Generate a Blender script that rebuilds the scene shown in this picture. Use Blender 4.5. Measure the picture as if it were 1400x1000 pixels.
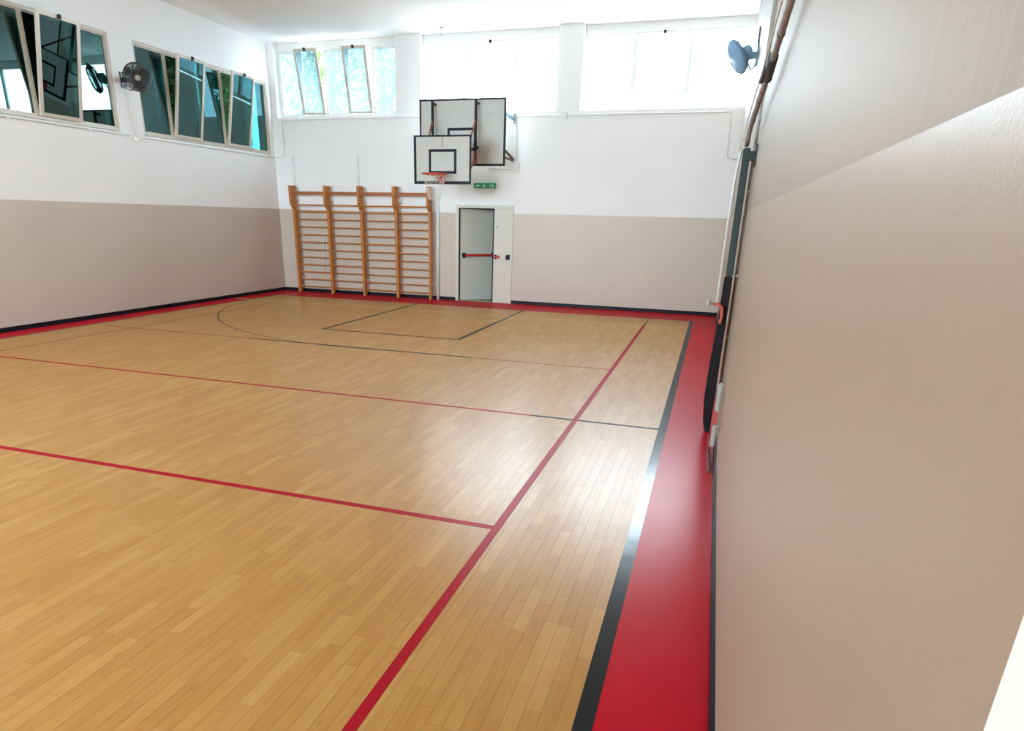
import bpy, bmesh, math, random
from mathutils import Vector, Matrix
random.seed(7)
R = math.radians
for o in list(bpy.data.objects): bpy.data.objects.remove(o)
sc = bpy.context.scene
COL = sc.collection

# ------------------------------------------------------------------ camera, world, exposure
EYE = Vector((0.0, 0.0, 1.75))
YAW, PIT, ROL = R(17.66), R(20.05), R(1.356)
fwd = Vector((-math.sin(YAW)*math.cos(PIT), math.cos(YAW)*math.cos(PIT), -math.sin(PIT)))
rt = Vector((math.cos(YAW), math.sin(YAW), 0)); up = rt.cross(fwd)
rt2 = rt*math.cos(ROL)+up*math.sin(ROL); up2 = -rt*math.sin(ROL)+up*math.cos(ROL)
cam = bpy.data.cameras.new('camera'); co = bpy.data.objects.new('camera', cam); COL.objects.link(co)
m3 = Matrix((rt2, up2, -fwd)).transposed(); co.matrix_world = Matrix.Translation(EYE) @ m3.to_4x4()
cam.sensor_fit = 'HORIZONTAL'; cam.sensor_width = 36; cam.lens = 904.15/1400*36
cam.shift_x = (700-667.27)/1400; cam.shift_y = (629.18-500)/1400
cam.clip_start = 0.02; cam.clip_end = 300
sc.camera = co
sc.view_settings.view_transform = 'Standard'; sc.view_settings.look = 'None'
sc.view_settings.gamma = 1; sc.view_settings.use_curve_mapping = False
sc.view_settings.exposure = 0.36
w = bpy.data.worlds.new('sky'); sc.world = w; w.use_nodes = True
bg = w.node_tree.nodes['Background']; bg.inputs[0].default_value = (0.79, 0.91, 1.0, 1); bg.inputs[1].default_value = 30.0
sc.cycles.max_bounces = 10; sc.cycles.diffuse_bounces = 6; sc.cycles.glossy_bounces = 4
sc.cycles.transparent_max_bounces = 16; sc.cycles.sample_clamp_indirect = 20
sc.cycles.caustics_reflective = False; sc.cycles.caustics_refractive = False

def portal(loc, direction, sx, sy):
    l = bpy.data.lights.new('window_portal', 'AREA'); l.shape = 'RECTANGLE'; l.size = sx; l.size_y = sy
    l.cycles.is_portal = True
    o = bpy.data.objects.new('window_portal', l); COL.objects.link(o); o.location = loc
    o.rotation_euler = Vector(direction).to_track_quat('-Z', 'Z').to_euler()

# ------------------------------------------------------------------ room numbers
XL, XR, YB, YF, ZC = -9.87, 0.215, 14.32, -4.0, 5.25
T = 0.30

# ------------------------------------------------------------------ materials
def nt(name):
    m = bpy.data.materials.new(name); m.use_nodes = True
    return m, m.node_tree, m.node_tree.nodes, m.node_tree.links, m.node_tree.nodes['Principled BSDF']
def mat(name, col, rough=.5, metal=0, var=.06, scale=6, bump=0, bscale=80, spec=.5, coat=0):
    m, t, n, l, p = nt(name)
    tc = n.new('ShaderNodeTexCoord'); ns = n.new('ShaderNodeTexNoise'); ns.inputs['Scale'].default_value = scale
    ns.inputs['Detail'].default_value = 4
    l.new(tc.outputs['Object'], ns.inputs['Vector'])
    mx = n.new('ShaderNodeMix'); mx.data_type = 'RGBA'
    mx.inputs['A'].default_value = tuple(c*(1-var) for c in col)+(1,)
    mx.inputs['B'].default_value = tuple(min(1, c*(1+var)) for c in col)+(1,)
    l.new(ns.outputs['Fac'], mx.inputs['Factor']); l.new(mx.outputs['Result'], p.inputs['Base Color'])
    p.inputs['Roughness'].default_value = rough; p.inputs['Metallic'].default_value = metal
    p.inputs['Specular IOR Level'].default_value = spec; p.inputs['Coat Weight'].default_value = coat
    if bump:
        b2 = n.new('ShaderNodeTexNoise'); b2.inputs['Scale'].default_value = bscale; l.new(tc.outputs['Object'], b2.inputs['Vector'])
        b = n.new('ShaderNodeBump'); b.inputs['Strength'].default_value = bump; b.inputs['Distance'].default_value = .01
        l.new(b2.outputs['Fac'], b.inputs['Height']); l.new(b.outputs['Normal'], p.inputs['Normal'])
    return m
def wall_paint(name, BEIGE, WHITE, bs=.06, streaks=False):
    m, t, n, l, p = nt(name)
    g = n.new('ShaderNodeNewGeometry'); s = n.new('ShaderNodeSeparateXYZ'); l.new(g.outputs['Position'], s.inputs[0])
    gt = n.new('ShaderNodeMath'); gt.operation = 'GREATER_THAN'; gt.inputs[1].default_value = 1.857; l.new(s.outputs['Z'], gt.inputs[0])
    ns = n.new('ShaderNodeTexNoise'); ns.inputs['Scale'].default_value = 1.3; ns.inputs['Detail'].default_value = 6; l.new(g.outputs['Position'], ns.inputs['Vector'])
    mx = n.new('ShaderNodeMix'); mx.data_type = 'RGBA'
    mx.inputs['A'].default_value = BEIGE+(1,); mx.inputs['B'].default_value = WHITE+(1,)
    l.new(gt.outputs[0], mx.inputs['Factor'])
    v = n.new('ShaderNodeMapRange'); v.inputs['To Min'].default_value = .95; v.inputs['To Max'].default_value = 1.04; l.new(ns.outputs['Fac'], v.inputs['Value'])
    hs = n.new('ShaderNodeVectorMath'); hs.operation = 'SCALE'; l.new(mx.outputs['Result'], hs.inputs[0]); l.new(v.outputs[0], hs.inputs['Scale'])
    l.new(hs.outputs[0], p.inputs['Base Color'])
    r = n.new('ShaderNodeMapRange'); r.inputs['To Min'].default_value = .42 if streaks else .42; r.inputs['To Max'].default_value = .62; l.new(gt.outputs[0], r.inputs['Value']); l.new(r.outputs[0], p.inputs['Roughness'])
    b2 = n.new('ShaderNodeTexNoise'); b2.inputs['Scale'].default_value = 170; b2.inputs['Detail'].default_value = 2; l.new(g.outputs['Position'], b2.inputs['Vector'])
    b = n.new('ShaderNodeBump'); b.inputs['Strength'].default_value = bs; b.inputs['Distance'].default_value = .002
    if streaks:                                              # long vertical roller marks on the upper, matt paint
        mp = n.new('ShaderNodeMapping'); mp.inputs['Scale'].default_value = (1, 26, .8); l.new(g.outputs['Position'], mp.inputs['Vector'])
        b3 = n.new('ShaderNodeTexNoise'); b3.inputs['Scale'].default_value = 1; b3.inputs['Detail'].default_value = 3; l.new(mp.outputs[0], b3.inputs['Vector'])
        sm = n.new('ShaderNodeMath'); sm.operation = 'MULTIPLY'; l.new(b3.outputs['Fac'], sm.inputs[0]); l.new(gt.outputs[0], sm.inputs[1])
        s2 = n.new('ShaderNodeMath'); s2.operation = 'MULTIPLY_ADD'; s2.inputs[1].default_value = 2.5; l.new(sm.outputs[0], s2.inputs[0]); l.new(b2.outputs['Fac'], s2.inputs[2]); l.new(s2.outputs[0], b.inputs['Height'])
    else: l.new(b2.outputs['Fac'], b.inputs['Height'])
    l.new(b.outputs['Normal'], p.inputs['Normal'])
    return m
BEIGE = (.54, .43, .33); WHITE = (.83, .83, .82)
def plank_mat():
    m, t, n, l, p = nt('printed_beech_floor')
    a = n.new('ShaderNodeAttribute'); a.attribute_name = 'tone'; a.attribute_type = 'GEOMETRY'
    g = n.new('ShaderNodeNewGeometry')
    off = n.new('ShaderNodeVectorMath'); off.operation = 'SCALE'; off.inputs['Scale'].default_value = 37; l.new(a.outputs['Color'], off.inputs[0])
    ad = n.new('ShaderNodeVectorMath'); ad.operation = 'ADD'; l.new(g.outputs['Position'], ad.inputs[0]); l.new(off.outputs[0], ad.inputs[1])
    mp = n.new('ShaderNodeMapping'); mp.inputs['Scale'].default_value = (34, 2.6, 10); l.new(ad.outputs[0], mp.inputs['Vector'])
    ns = n.new('ShaderNodeTexNoise'); ns.inputs['Scale'].default_value = 1; ns.inputs['Detail'].default_value = 5; ns.inputs['Distortion'].default_value = 1.2; l.new(mp.outputs[0], ns.inputs['Vector'])
    mp2 = n.new('ShaderNodeMapping'); mp2.inputs['Scale'].default_value = (30, 9, 10); l.new(ad.outputs[0], mp2.inputs['Vector'])
    vo = n.new('ShaderNodeTexNoise'); vo.inputs['Scale'].default_value = 1; vo.inputs['Detail'].default_value = 1; l.new(mp2.outputs[0], vo.inputs['Vector'])
    sp = n.new('ShaderNodeSeparateColor'); l.new(a.outputs['Color'], sp.inputs[0])
    su = n.new('ShaderNodeMath'); su.operation = 'MULTIPLY_ADD'; su.inputs[1].default_value = .74; l.new(ns.outputs['Fac'], su.inputs[0])
    s2 = n.new('ShaderNodeMath'); s2.operation = 'MULTIPLY'; s2.inputs[1].default_value = .50; l.new(sp.outputs[0], s2.inputs[0]); l.new(s2.outputs[0], su.inputs[2])
    cr = n.new('ShaderNodeValToRGB'); e = cr.color_ramp.elements
    e[0].position = .12; e[0].color = PL[0]+(1,); e[1].position = .98; e[1].color = PL[2]+(1,)
    x = cr.color_ramp.elements.new(.52); x.color = PL[1]+(1,)
    l.new(su.outputs[0], cr.inputs[0])
    kn = n.new('ShaderNodeMapRange'); kn.inputs['From Min'].default_value = .70; kn.inputs['From Max'].default_value = .80; l.new(vo.outputs['Fac'], kn.inputs['Value'])
    mx = n.new('ShaderNodeMix'); mx.data_type = 'RGBA'; mx.inputs['B'].default_value = (.36, .17, .06, 1); l.new(cr.outputs[0], mx.inputs['A'])
    kk = n.new('ShaderNodeMath'); kk.operation = 'MULTIPLY'; kk.inputs[1].default_value = .7; l.new(kn.outputs[0], kk.inputs[0]); l.new(kk.outputs[0], mx.inputs['Factor'])
    l.new(mx.outputs['Result'], p.inputs['Base Color'])
    varnish(n, l, p, g, mx.outputs['Result'], FR, .02, .27)
    return m
def varnish(n, l, p, g, col, rough, a, b_):
    '''diffuse colour under a thin clear wear layer whose shine grows towards grazing view'''
    out = n['Material Output']; n.remove(p)
    df = n.new('ShaderNodeBsdfDiffuse'); l.new(col, df.inputs['Color']); gl = n.new('ShaderNodeBsdfGlossy'); gl.inputs['Roughness'].default_value = rough
    lw = n.new('ShaderNodeLayerWeight'); lw.inputs['Blend'].default_value = .5
    pw = n.new('ShaderNodeMath'); pw.operation = 'POWER'; pw.inputs[1].default_value = 2.0; l.new(lw.outputs['Facing'], pw.inputs[0])
    ma = n.new('ShaderNodeMath'); ma.operation = 'MULTIPLY_ADD'; ma.inputs[1].default_value = b_; ma.inputs[2].default_value = a; l.new(pw.outputs[0], ma.inputs[0])
    mx = n.new('ShaderNodeMixShader'); l.new(ma.outputs[0], mx.inputs[0]); l.new(df.outputs[0], mx.inputs[1]); l.new(gl.outputs[0], mx.inputs[2]); l.new(mx.outputs[0], out.inputs[0])
    floor_bump(n, l, gl, g)
def floor_bump(n, l, p, g):
    b2 = n.new('ShaderNodeTexNoise'); b2.inputs['Scale'].default_value = 9; b2.inputs['Detail'].default_value = 3; l.new(g.outputs['Position'], b2.inputs['Vector'])
    b = n.new('ShaderNodeBump'); b.inputs['Strength'].default_value = .12; b.inputs['Distance'].default_value = .006
    l.new(b2.outputs['Fac'], b.inputs['Height']); l.new(b.outputs['Normal'], p.inputs['Normal'])
PL = ((.38, .165, .033), (.465, .235, .062), (.54, .305, .10)); FR = .29
def floor_paint(name, col, rough, a, b_):
    m, t, n, l, p = nt(name); g = n.new('ShaderNodeNewGeometry')
    ns = n.new('ShaderNodeTexNoise'); ns.inputs['Scale'].default_value = 3; ns.inputs['Detail'].default_value = 8; l.new(g.outputs['Position'], ns.inputs['Vector'])
    mx = n.new('ShaderNodeMix'); mx.data_type = 'RGBA'; mx.inputs['A'].default_value = tuple(c*.93 for c in col)+(1,); mx.inputs['B'].default_value = tuple(c*1.07 for c in col)+(1,)
    l.new(ns.outputs['Fac'], mx.inputs['Factor']); varnish(n, l, p, g, mx.outputs['Result'], rough, a, b_)
    return m
def glass(name, tint, refl, rtint=(1, 1, 1), rough=0.0, bump=0, var=0, top=.4, obscure=None):
    m, t, n, l, p = nt(name); n.remove(p)
    out = n['Material Output']
    tr = n.new('ShaderNodeBsdfTransparent'); tr.inputs[0].default_value = tint+(1,)
    gl = n.new('ShaderNodeBsdfGlossy'); gl.inputs['Color'].default_value = rtint+(1,); gl.inputs['Roughness'].default_value = rough
    lw = n.new('ShaderNodeLayerWeight'); lw.inputs['Blend'].default_value = .3
    mr = n.new('ShaderNodeMapRange'); mr.inputs['To Min'].default_value = refl; mr.inputs['To Max'].default_value = top; l.new(lw.outputs['Fresnel'], mr.inputs['Value'])
    if obscure:
        tl = n.new('ShaderNodeBsdfTranslucent'); tl.inputs[0].default_value = obscure+(1,); ms = n.new('ShaderNodeMixShader'); ms.inputs[0].default_value = .5
        l.new(tr.outputs[0], ms.inputs[1]); l.new(tl.outputs[0], ms.inputs[2]); body = ms
    else: body = tr
    mx = n.new('ShaderNodeMixShader'); l.new(mr.outputs[0], mx.inputs[0]); l.new(body.outputs[0], mx.inputs[1]); l.new(gl.outputs[0], mx.inputs[2])
    if bump or var:
        tc = n.new('ShaderNodeTexCoord'); ns = n.new('ShaderNodeTexNoise'); ns.inputs['Scale'].default_value = 40; l.new(tc.outputs['Object'], ns.inputs['Vector'])
    if bump:
        b = n.new('ShaderNodeBump'); b.inputs['Strength'].default_value = bump; b.inputs['Distance'].default_value = .01; l.new(ns.outputs['Fac'], b.inputs['Height']); l.new(b.outputs['Normal'], gl.inputs['Normal'])
    if var:
        c = n.new('ShaderNodeMix'); c.data_type = 'RGBA'; c.inputs['A'].default_value = tuple(v*(1-var) for v in tint)+(1,); c.inputs['B'].default_value = tuple(min(1, v*(1+var)) for v in tint)+(1,)
        l.new(ns.outputs['Fac'], c.inputs['Factor']); l.new(c.outputs['Result'], tr.inputs[0])
    l.new(mx.outputs[0], out.inputs[0])
    return m
M = dict(
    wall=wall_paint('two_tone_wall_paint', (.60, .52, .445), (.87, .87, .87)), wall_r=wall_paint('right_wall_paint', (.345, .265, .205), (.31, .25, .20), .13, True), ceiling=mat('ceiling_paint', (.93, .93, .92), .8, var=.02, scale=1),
    plank=plank_mat(), subfloor=mat('floor_joint_brown', (.42, .24, .09), .6),
    red=floor_paint('red_border_vinyl', (.48, .006, .018), .26, .006, .16), red_line=floor_paint('red_line_paint', (.36, .006, .018), .32, .012, .10),
    black_line=floor_paint('black_line_paint', (.010, .014, .018), .17, .01, .32), brown_line=floor_paint('worn_red_line_paint', (.30, .055, .035), .32, .015, .12), grey_line=floor_paint('grey_line_paint', (.12, .075, .06), .3, .015, .08),
    ghost=floor_paint('faded_line', (.56, .35, .15), .3, .03, .3), seam_sun=floor_paint('seam_and_sun_sliver_tan', (.66, .47, .26), .25, .04, .2),
    base=mat('black_baseboard', (.008, .009, .014), .4, spec=.15), white_pl=mat('white_plastic', (.8, .8, .79), .4, var=.03),
    frame=mat('beige_aluminium', (.62, .56, .48), .35, var=.03), frame_glare=mat('glare_washed_aluminium', (.82, .82, .80), .35, var=.02), reveal=mat('white_reveal_paint', (.8, .8, .79), .6, var=.02),  # paler copy for the back windows has their overexposed glare in its colour
    teal=glass('teal_mirror_glass', (.16, .34, .32), .11, (.56, .93, .97), top=.22),
    clear=glass('clear_window_glass', (.93, .96, .97), .04),
    bluef=glass('patterned_blue_glass', (.46, .54, .57), .03, bump=.3, var=.25, top=.1, obscure=(.15, .20, .22)),
    wood=mat('orange_varnished_wood', (.46, .165, .028), .45, var=.14, scale=9, spec=.5),
    rail=mat('darker_varnished_rail', (.32, .10, .022), .45, var=.12, scale=9),
    board=mat('grey_white_backboard', (.56, .56, .53), .45, var=.06, scale=4), black=mat('black_paint', (.010, .012, .018), .5, spec=.2),
    hoop=mat('orange_red_steel', (.55, .06, .03), .4), redsteel=mat('dull_red_steel', (.20, .04, .035), .55, spec=.3), darkred=mat('dark_red_brown_steel', (.11, .035, .04), .5),
    cord=mat('white_cord', (.75, .74, .70), .8), green=mat('exit_green', (.01, .33, .17), .4), signwhite=mat('sign_white', (.75, .95, .85), .4),
    door=mat('grey_green_door_paint', (.62, .65, .60), .4, var=.03), doorframe=mat('cream_door_frame', (.66, .63, .56), .45, var=.03),
    bar_red=mat('red_push_bar', (.50, .025, .015), .35), steel=mat('galvanised_steel', (.42, .43, .42), .35, metal=.7),
    fan_dark=mat('dark_grey_fan_plastic', (.045, .047, .05), .35), fan_blue=mat('light_blue_fan_plastic', (.42, .70, 1.0), .35), fan_bl2=mat('slate_blue_bracket', (.16, .32, .42), .4),
    post=mat('dark_grey_green_steel', (.03, .045, .043), .4, spec=.3), postpad=mat('black_padding', (.011, .009, .010), .6, spec=.15), net=mat('brown_rolled_net', (.34, .31, .31), .85, bump=.6, bscale=60),
    knot=mat('dark_grey_strap', (.05, .055, .07), .6), pipe=mat('pale_grey_pipe', (.36, .34, .30), .45), pipe_dark=mat('dark_grey_pipe', (.16, .16, .17), .4),
    buckle=mat('greenish_grey_metal', (.42, .43, .38), .4, metal=.2), redstrap=mat('red_strap', (.42, .06, .05), .6), outpaint=mat('pale_house_paint', (.45, .60, .66), .8),
    grass=mat('pale_paving', (.34, .33, .31), .9, var=.15), bark=mat('tree_bark', (.12, .08, .05), .9, var=.3), leaf=mat('leaf_green', (.06, .15, .025), .6, var=.6, scale=1.2),
    shade_core=mat('dark_shade_core', (.004, .008, .004), 1, spec=0), leaf_shaded=mat('shaded_leaf_green', (.006, .017, .007), 1, var=.5, scale=1.5, spec=0), vest=mat('grey_vestibule_paint', (.36, .36, .34), .7), doorwhite=mat('white_gloss_door_paint', (.92, .91, .86), .3, var=.01),  # dark leaf and core colours hold the shade seen through the left windows
    paper=mat('paper', (.75, .73, .68), .7), concrete=mat('vestibule_floor_tan', (.42, .36, .27), .6),
)

def translucent(m, col, f):
    n = m.node_tree.nodes; l = m.node_tree.links; t = n.new('ShaderNodeBsdfTranslucent'); t.inputs[0].default_value = col+(1,)
    mx = n.new('ShaderNodeMixShader'); mx.inputs[0].default_value = f; l.new(n['Principled BSDF'].outputs[0], mx.inputs[1]); l.new(t.outputs[0], mx.inputs[2]); l.new(mx.outputs[0], n['Material Output'].inputs[0])
translucent(M['fan_blue'], (.50, .80, 1.0), .2)
# ------------------------------------------------------------------ mesh helpers
def box(bm, x0, x1, y0, y1, z0, z1):
    v = [bm.verts.new(p) for p in ((x0, y0, z0), (x1, y0, z0), (x1, y1, z0), (x0, y1, z0), (x0, y0, z1), (x1, y0, z1), (x1, y1, z1), (x0, y1, z1))]
    for f in ((0, 3, 2, 1), (4, 5, 6, 7), (0, 1, 5, 4), (1, 2, 6, 5), (2, 3, 7, 6), (3, 0, 4, 7)): bm.faces.new([v[i] for i in f])
    return v
def mbox(bm, mtx, sx, sy, sz):
    v = box(bm, -sx/2, sx/2, -sy/2, sy/2, -sz/2, sz/2)
    for q in v: q.co = mtx @ q.co
    return v
def bar(bm, a, b, w, h=None, upv=(0, 0, 1)):
    a = Vector(a); b = Vector(b); d = (b-a); L = d.length; z = d.normalized(); u = Vector(upv)
    if abs(z.dot(u)) > .95: u = Vector((0, 1, 0))
    x = u.cross(z).normalized(); y = z.cross(x)
    m = Matrix((x, y, z)).transposed().to_4x4(); m.translation = (a+b)/2
    mbox(bm, m, w, h or w, L)
def tube(bm, pts, r, n=8, cap=True, closed=False):
    pts = [Vector(p) for p in pts]; rings = []; N = len(pts); ref = None
    for i, p in enumerate(pts):
        if closed: d = pts[(i+1) % N]-pts[i-1]
        else: d = pts[min(i+1, N-1)]-pts[max(i-1, 0)]
        d.normalize()
        if ref is None: ref = d.orthogonal().normalized()
        ref = (ref-d*ref.dot(d)).normalized(); s = d.cross(ref)
        rr = r[i] if isinstance(r, (list, tuple)) else r
        rings.append([bm.verts.new(p+(ref*math.cos(2*math.pi*k/n)+s*math.sin(2*math.pi*k/n))*rr) for k in range(n)])
    for i in range(N if closed else N-1):
        A = rings[i]; B = rings[(i+1) % N]
        for k in range(n): bm.faces.new((A[k], A[(k+1) % n], B[(k+1) % n], B[k]))
    if cap and not closed:
        bm.faces.new(rings[0][::-1]); bm.faces.new(rings[-1])
def circle(c, r, nrm, n=24, a0=0, a1=2*math.pi):
    nrm = Vector(nrm).normalized(); x = nrm.orthogonal().normalized(); y = nrm.cross(x)
    return [Vector(c)+(x*math.cos(a0+(a1-a0)*k/n)+y*math.sin(a0+(a1-a0)*k/n))*r for k in range(n)]
def lathe(bm, c, axis, prof, n=24):                       # prof: (radius, height along the axis)
    c = Vector(c); a = Vector(axis).normalized(); x = a.orthogonal().normalized(); y = a.cross(x); rings = []
    for r, h in prof:
        if r < 1e-6: rings.append([bm.verts.new(c+a*h)])
        else: rings.append([bm.verts.new(c+a*h+(x*math.cos(2*math.pi*k/n)+y*math.sin(2*math.pi*k/n))*r) for k in range(n)])
    for A, B in zip(rings, rings[1:]):
        for k in range(n):
            q = [A[k % len(A)], A[(k+1) % len(A)], B[(k+1) % len(B)], B[k % len(B)]]
            q = list(dict.fromkeys(q))
            if len(q) > 2: bm.faces.new(q)
def prism(bm, pts, x0, x1, axis=0):                       # outline in the two other axes, extruded along axis
    def P(a, u, v): return (a, u, v) if axis == 0 else ((u, a, v) if axis == 1 else (u, v, a))
    A = [bm.verts.new(P(x0, *p)) for p in pts]; B = [bm.verts.new(P(x1, *p)) for p in pts]; n = len(pts)
    bm.faces.new(A[::-1]); bm.faces.new(B)
    for k in range(n): bm.faces.new((A[k], A[(k+1) % n], B[(k+1) % n], B[k]))
def obj(name, bm, m, parent=None, smooth=False, bevel=0):
    if bevel: bmesh.ops.bevel(bm, geom=list(bm.edges), offset=bevel, segments=2, affect='EDGES', clamp_overlap=True)
    bmesh.ops.recalc_face_normals(bm, faces=bm.faces)
    p = parent; off = Vector((0, 0, 0))
    while p is not None:
        off = off+p.location; p = p.parent
    bmesh.ops.translate(bm, verts=bm.verts, vec=-off)
    me = bpy.data.meshes.new(name); bm.to_mesh(me); bm.free()
    if smooth:
        for f in me.polygons: f.use_smooth = True
    me.materials.append(M[m] if isinstance(m, str) else m)
    o = bpy.data.objects.new(name, me); COL.objects.link(o); o.parent = parent
    return o
def B(*a):
    bm = bmesh.new(); box(bm, *a); return bm
def thing(name, label, cat, loc=(0, 0, 0), group=None):
    o = bpy.data.objects.new(name, None); COL.objects.link(o); o.location = loc; o['label'] = label; o['category'] = cat
    o.empty_display_size = .1
    if group: o['group'] = group
    return o
def structure(o, label=None):
    o['kind'] = 'structure'
    if label: o['label'] = label
    return o
def tag(o, label, cat, group=None, kind=None):
    o['label'] = label; o['category'] = cat
    if group: o['group'] = group
    if kind: o['kind'] = kind
    return o

# ------------------------------------------------------------------ room shell
def wall_with_holes(name, along, a0, a1, z0, z1, t0, t1, holes, label):
    """along 'x' or 'y'; t0..t1 is the thickness range; holes = (a0,a1,z0,z1)"""
    bm = bmesh.new()
    As = sorted({a0, a1, *[h[0] for h in holes], *[h[1] for h in holes]})
    for p, q in zip(As, As[1:]):
        mid = (p+q)/2; hs = sorted((h[2], h[3]) for h in holes if h[0] < mid < h[1]); z = z0
        for (b, tp) in hs+[(z1, z1)]:
            if b > z+1e-4:
                if along == 'x': box(bm, p, q, t0, t1, z, b)
                else: box(bm, t0, t1, p, q, z, b)
            z = tp
    bmesh.ops.remove_doubles(bm, verts=bm.verts, dist=1e-5)
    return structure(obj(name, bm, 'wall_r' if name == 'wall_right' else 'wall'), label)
ZS, ZT = 3.77, 5.25                                        # back window opening
BW = [(-9.72, -6.79), (-6.22, -3.32), (-2.85, XR)]
DOOR = (-5.38, -4.15, 0, 1.985)
LW = [(6.2, 9.95), (10.46, 14.2)]; LZ0, LZ1 = 3.0, 4.475
LREAR = [(-3.5, 1.4)]
wall_with_holes('wall_back', 'x', XL-T, XR+T, -.2, ZC, YB, YB+T, [(a, b, ZS, ZT) for a, b in BW]+[DOOR], 'back wall, white above beige, with high windows and a door')
wall_with_holes('wall_left', 'y', YF, YB, -.2, ZC, XL-T, XL, [(a, b, LZ0, LZ1) for a, b in LW+LREAR], 'left wall, white above beige, with a row of high windows')
wall_with_holes('wall_front', 'x', XL-T, XR+T, -.2, ZC, YF-T, YF, [(a, b, 1.2, 5.1) for a, b in BW[:2]], 'wall behind the viewer, white above beige')
DR = (-.95, .423, 0, 2.2)
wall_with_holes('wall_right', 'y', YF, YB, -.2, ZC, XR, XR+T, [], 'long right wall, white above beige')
structure(obj('ceiling', B(XL-T, XR+T, YF-T, YB+T, ZC, ZC+.2), 'ceiling'), 'flat white ceiling')
floor = structure(obj('floor', B(XL-T, XR+T, YF-T, YB+T, -.2, -.004), 'subfloor'), 'sports floor of beech-look planks with red border')
for a, b, n in ((BW[0][0], BW[0][1], 1), (BW[1][0], BW[1][1], 2), (BW[2][0], BW[2][1], 3)):   # set-back lintels above the back windows
    structure(obj('trim_%d' % n, B(a, b, YB+.16, YB+T-.01, 5.12, ZC), 'reveal'), 'white set-back lintel above window %d of the back wall' % n)
# baseboards
structure(obj('baseboard_left', B(XL, XL+.015, YF, YB, 0, .07), 'base'), 'black baseboard along the left wall')
bm = bmesh.new(); box(bm, XL+.015, DOOR[0]-.03, YB-.015, YB, 0, .07); box(bm, DOOR[1]+.03, XR-.016, YB-.015, YB, 0, .07)
structure(obj('baseboard_back', bm, 'base'), 'black baseboard along the back wall')
structure(obj('baseboard_right', B(XR-.016, XR, .45, YB, 0, .085), 'base'), 'black baseboard along the right wall')

# planks ------------------------------------------------------------
PX0, PX1, PY0, PY1 = -9.42, -.27, YF, 13.3
def proj(x, y):
    d = Vector((x, y, 0))-EYE; z = d.dot(fwd)
    if z < .3: return None
    u = 667.27+904.15*d.dot(rt2)/z; v = 629.18-904.15*d.dot(up2)/z
    return (u, v, z) if -60 < u < 1460 and -60 < v < 1060 else None
planks = []
wd = .0648; nrow = int(round((PX1-PX0)/wd)); wd = (PX1-PX0)/nrow
for i in range(nrow):
    y = PY0-random.random()*.4
    while y < PY1:
        L = random.choice((.26, .38, .42, .46, .5, .34))*random.uniform(.95, 1.05)
        a, b = max(y, PY0), min(y+L, PY1)
        if b-a > .04: planks.append((PX0+i*wd, PX0+(i+1)*wd, a, b, random.betavariate(2.2, 2.0), random.random()))
        y += L
def area(p):
    q = proj((p[0]+p[1])/2, (p[2]+p[3])/2)
    return 0 if q is None else (p[3]-p[2])/q[2]**3
planks.sort(key=area, reverse=True)
g = .0005
def add_plank(bm, p, lay):
    v = box(bm, p[0]+g, p[1]-g, p[2]+g, p[3]-g, -.0045, 0)
    for f in {f for q in v for f in q.link_faces}:
        for lp in f.loops: lp[lay] = (p[4], p[5], p[4], 1)
for p in planks[:300]:
    bm = bmesh.new(); lay = bm.loops.layers.color.new('tone'); add_plank(bm, p, lay); obj('plank', bm, 'plank', floor)
bm = bmesh.new(); lay = bm.loops.layers.color.new('tone')
for p in planks[300:]: add_plank(bm, p, lay)
o = obj('planks', bm, 'plank', floor); o['kind'] = 'stuff'
# border and markings (thin layers of vinyl and paint)
def strip(name, x0, x1, y0, y1, m, z=.0012, label=None):
    o = obj(name, B(x0, x1, y0, y1, -.003, z), m, floor)
    if label: o['label'] = label
    return o
strip('border_strip', -.205, XR, YF, YB, 'red', .0006); strip('border_strip', XL, PX0, YF, YB, 'red', .0006); strip('border_strip', PX0, -.205, PY1, YB, 'red', .0006)
strip('court_line', -.275, -.203, YF, 13.3, 'black_line', .0014, 'black side line')
strip('court_line', PX0-.01, PX0+.02, YF, 13.3, 'grey_line', .0014, 'thin dark line along the left border')
strip('court_line', -1.06, -1.01, YF, 12.36, 'red_line', .0016, 'long red line'); strip('court_line', -1.045, -1.025, 12.36, 13.3, 'grey_line', .0014)
strip('court_line', -8.63, -8.605, YF, 12.33, 'brown_line', .0016, 'left red line')
strip('court_line', -8.60, -1.06, 3.425, 3.475, 'red_line', .0014, 'near red cross line')
strip('court_line', -8.60, -1.45, 5.88, 5.92, 'red_line', .0014, 'middle red cross line'); strip('court_line', -1.45, -.275, 5.88, 5.92, 'black_line', .0013)
strip('court_line', -9.1, -6.4, 8.265, 8.295, 'brown_line', .0014, 'far red cross line'); strip('court_line', -6.4, -2.9, 8.26, 8.305, 'black_line', .0014); strip('court_line', -2.9, -1.06, 8.265, 8.295, 'brown_line', .0014)
strip('court_line', -5.93, -5.87, 9.5, 13.3, 'black_line', .0014); strip('court_line', -3.58, -3.52, 9.5, 13.3, 'black_line', .0014); strip('court_line', -5.87, -3.58, 9.47, 9.525, 'black_line', .0014)
strip('faded_line', -5.91, -5.89, 8.305, 9.46, 'ghost', .001); strip('faded_line', -3.56, -3.54, 8.305, 9.46, 'ghost', .001)
strip('floor_seam_sun_sliver', -9.78, -8.66, 12.31, 12.345, 'seam_sun', .0018); strip('floor_seam_sun_sliver', -8.56, -1.08, 12.31, 12.335, 'seam_sun', .0012); strip('floor_seam_sun_sliver', -1.0, -.28, 12.31, 12.335, 'seam_sun', .0012)  # leftmost strip paints a sun sliver across the red border; others are floor joints
bm = bmesh.new(); cx, cy, r = -4.73, 12.85, 4.62; n = 60
a0, a1 = R(172), R(276)
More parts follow.
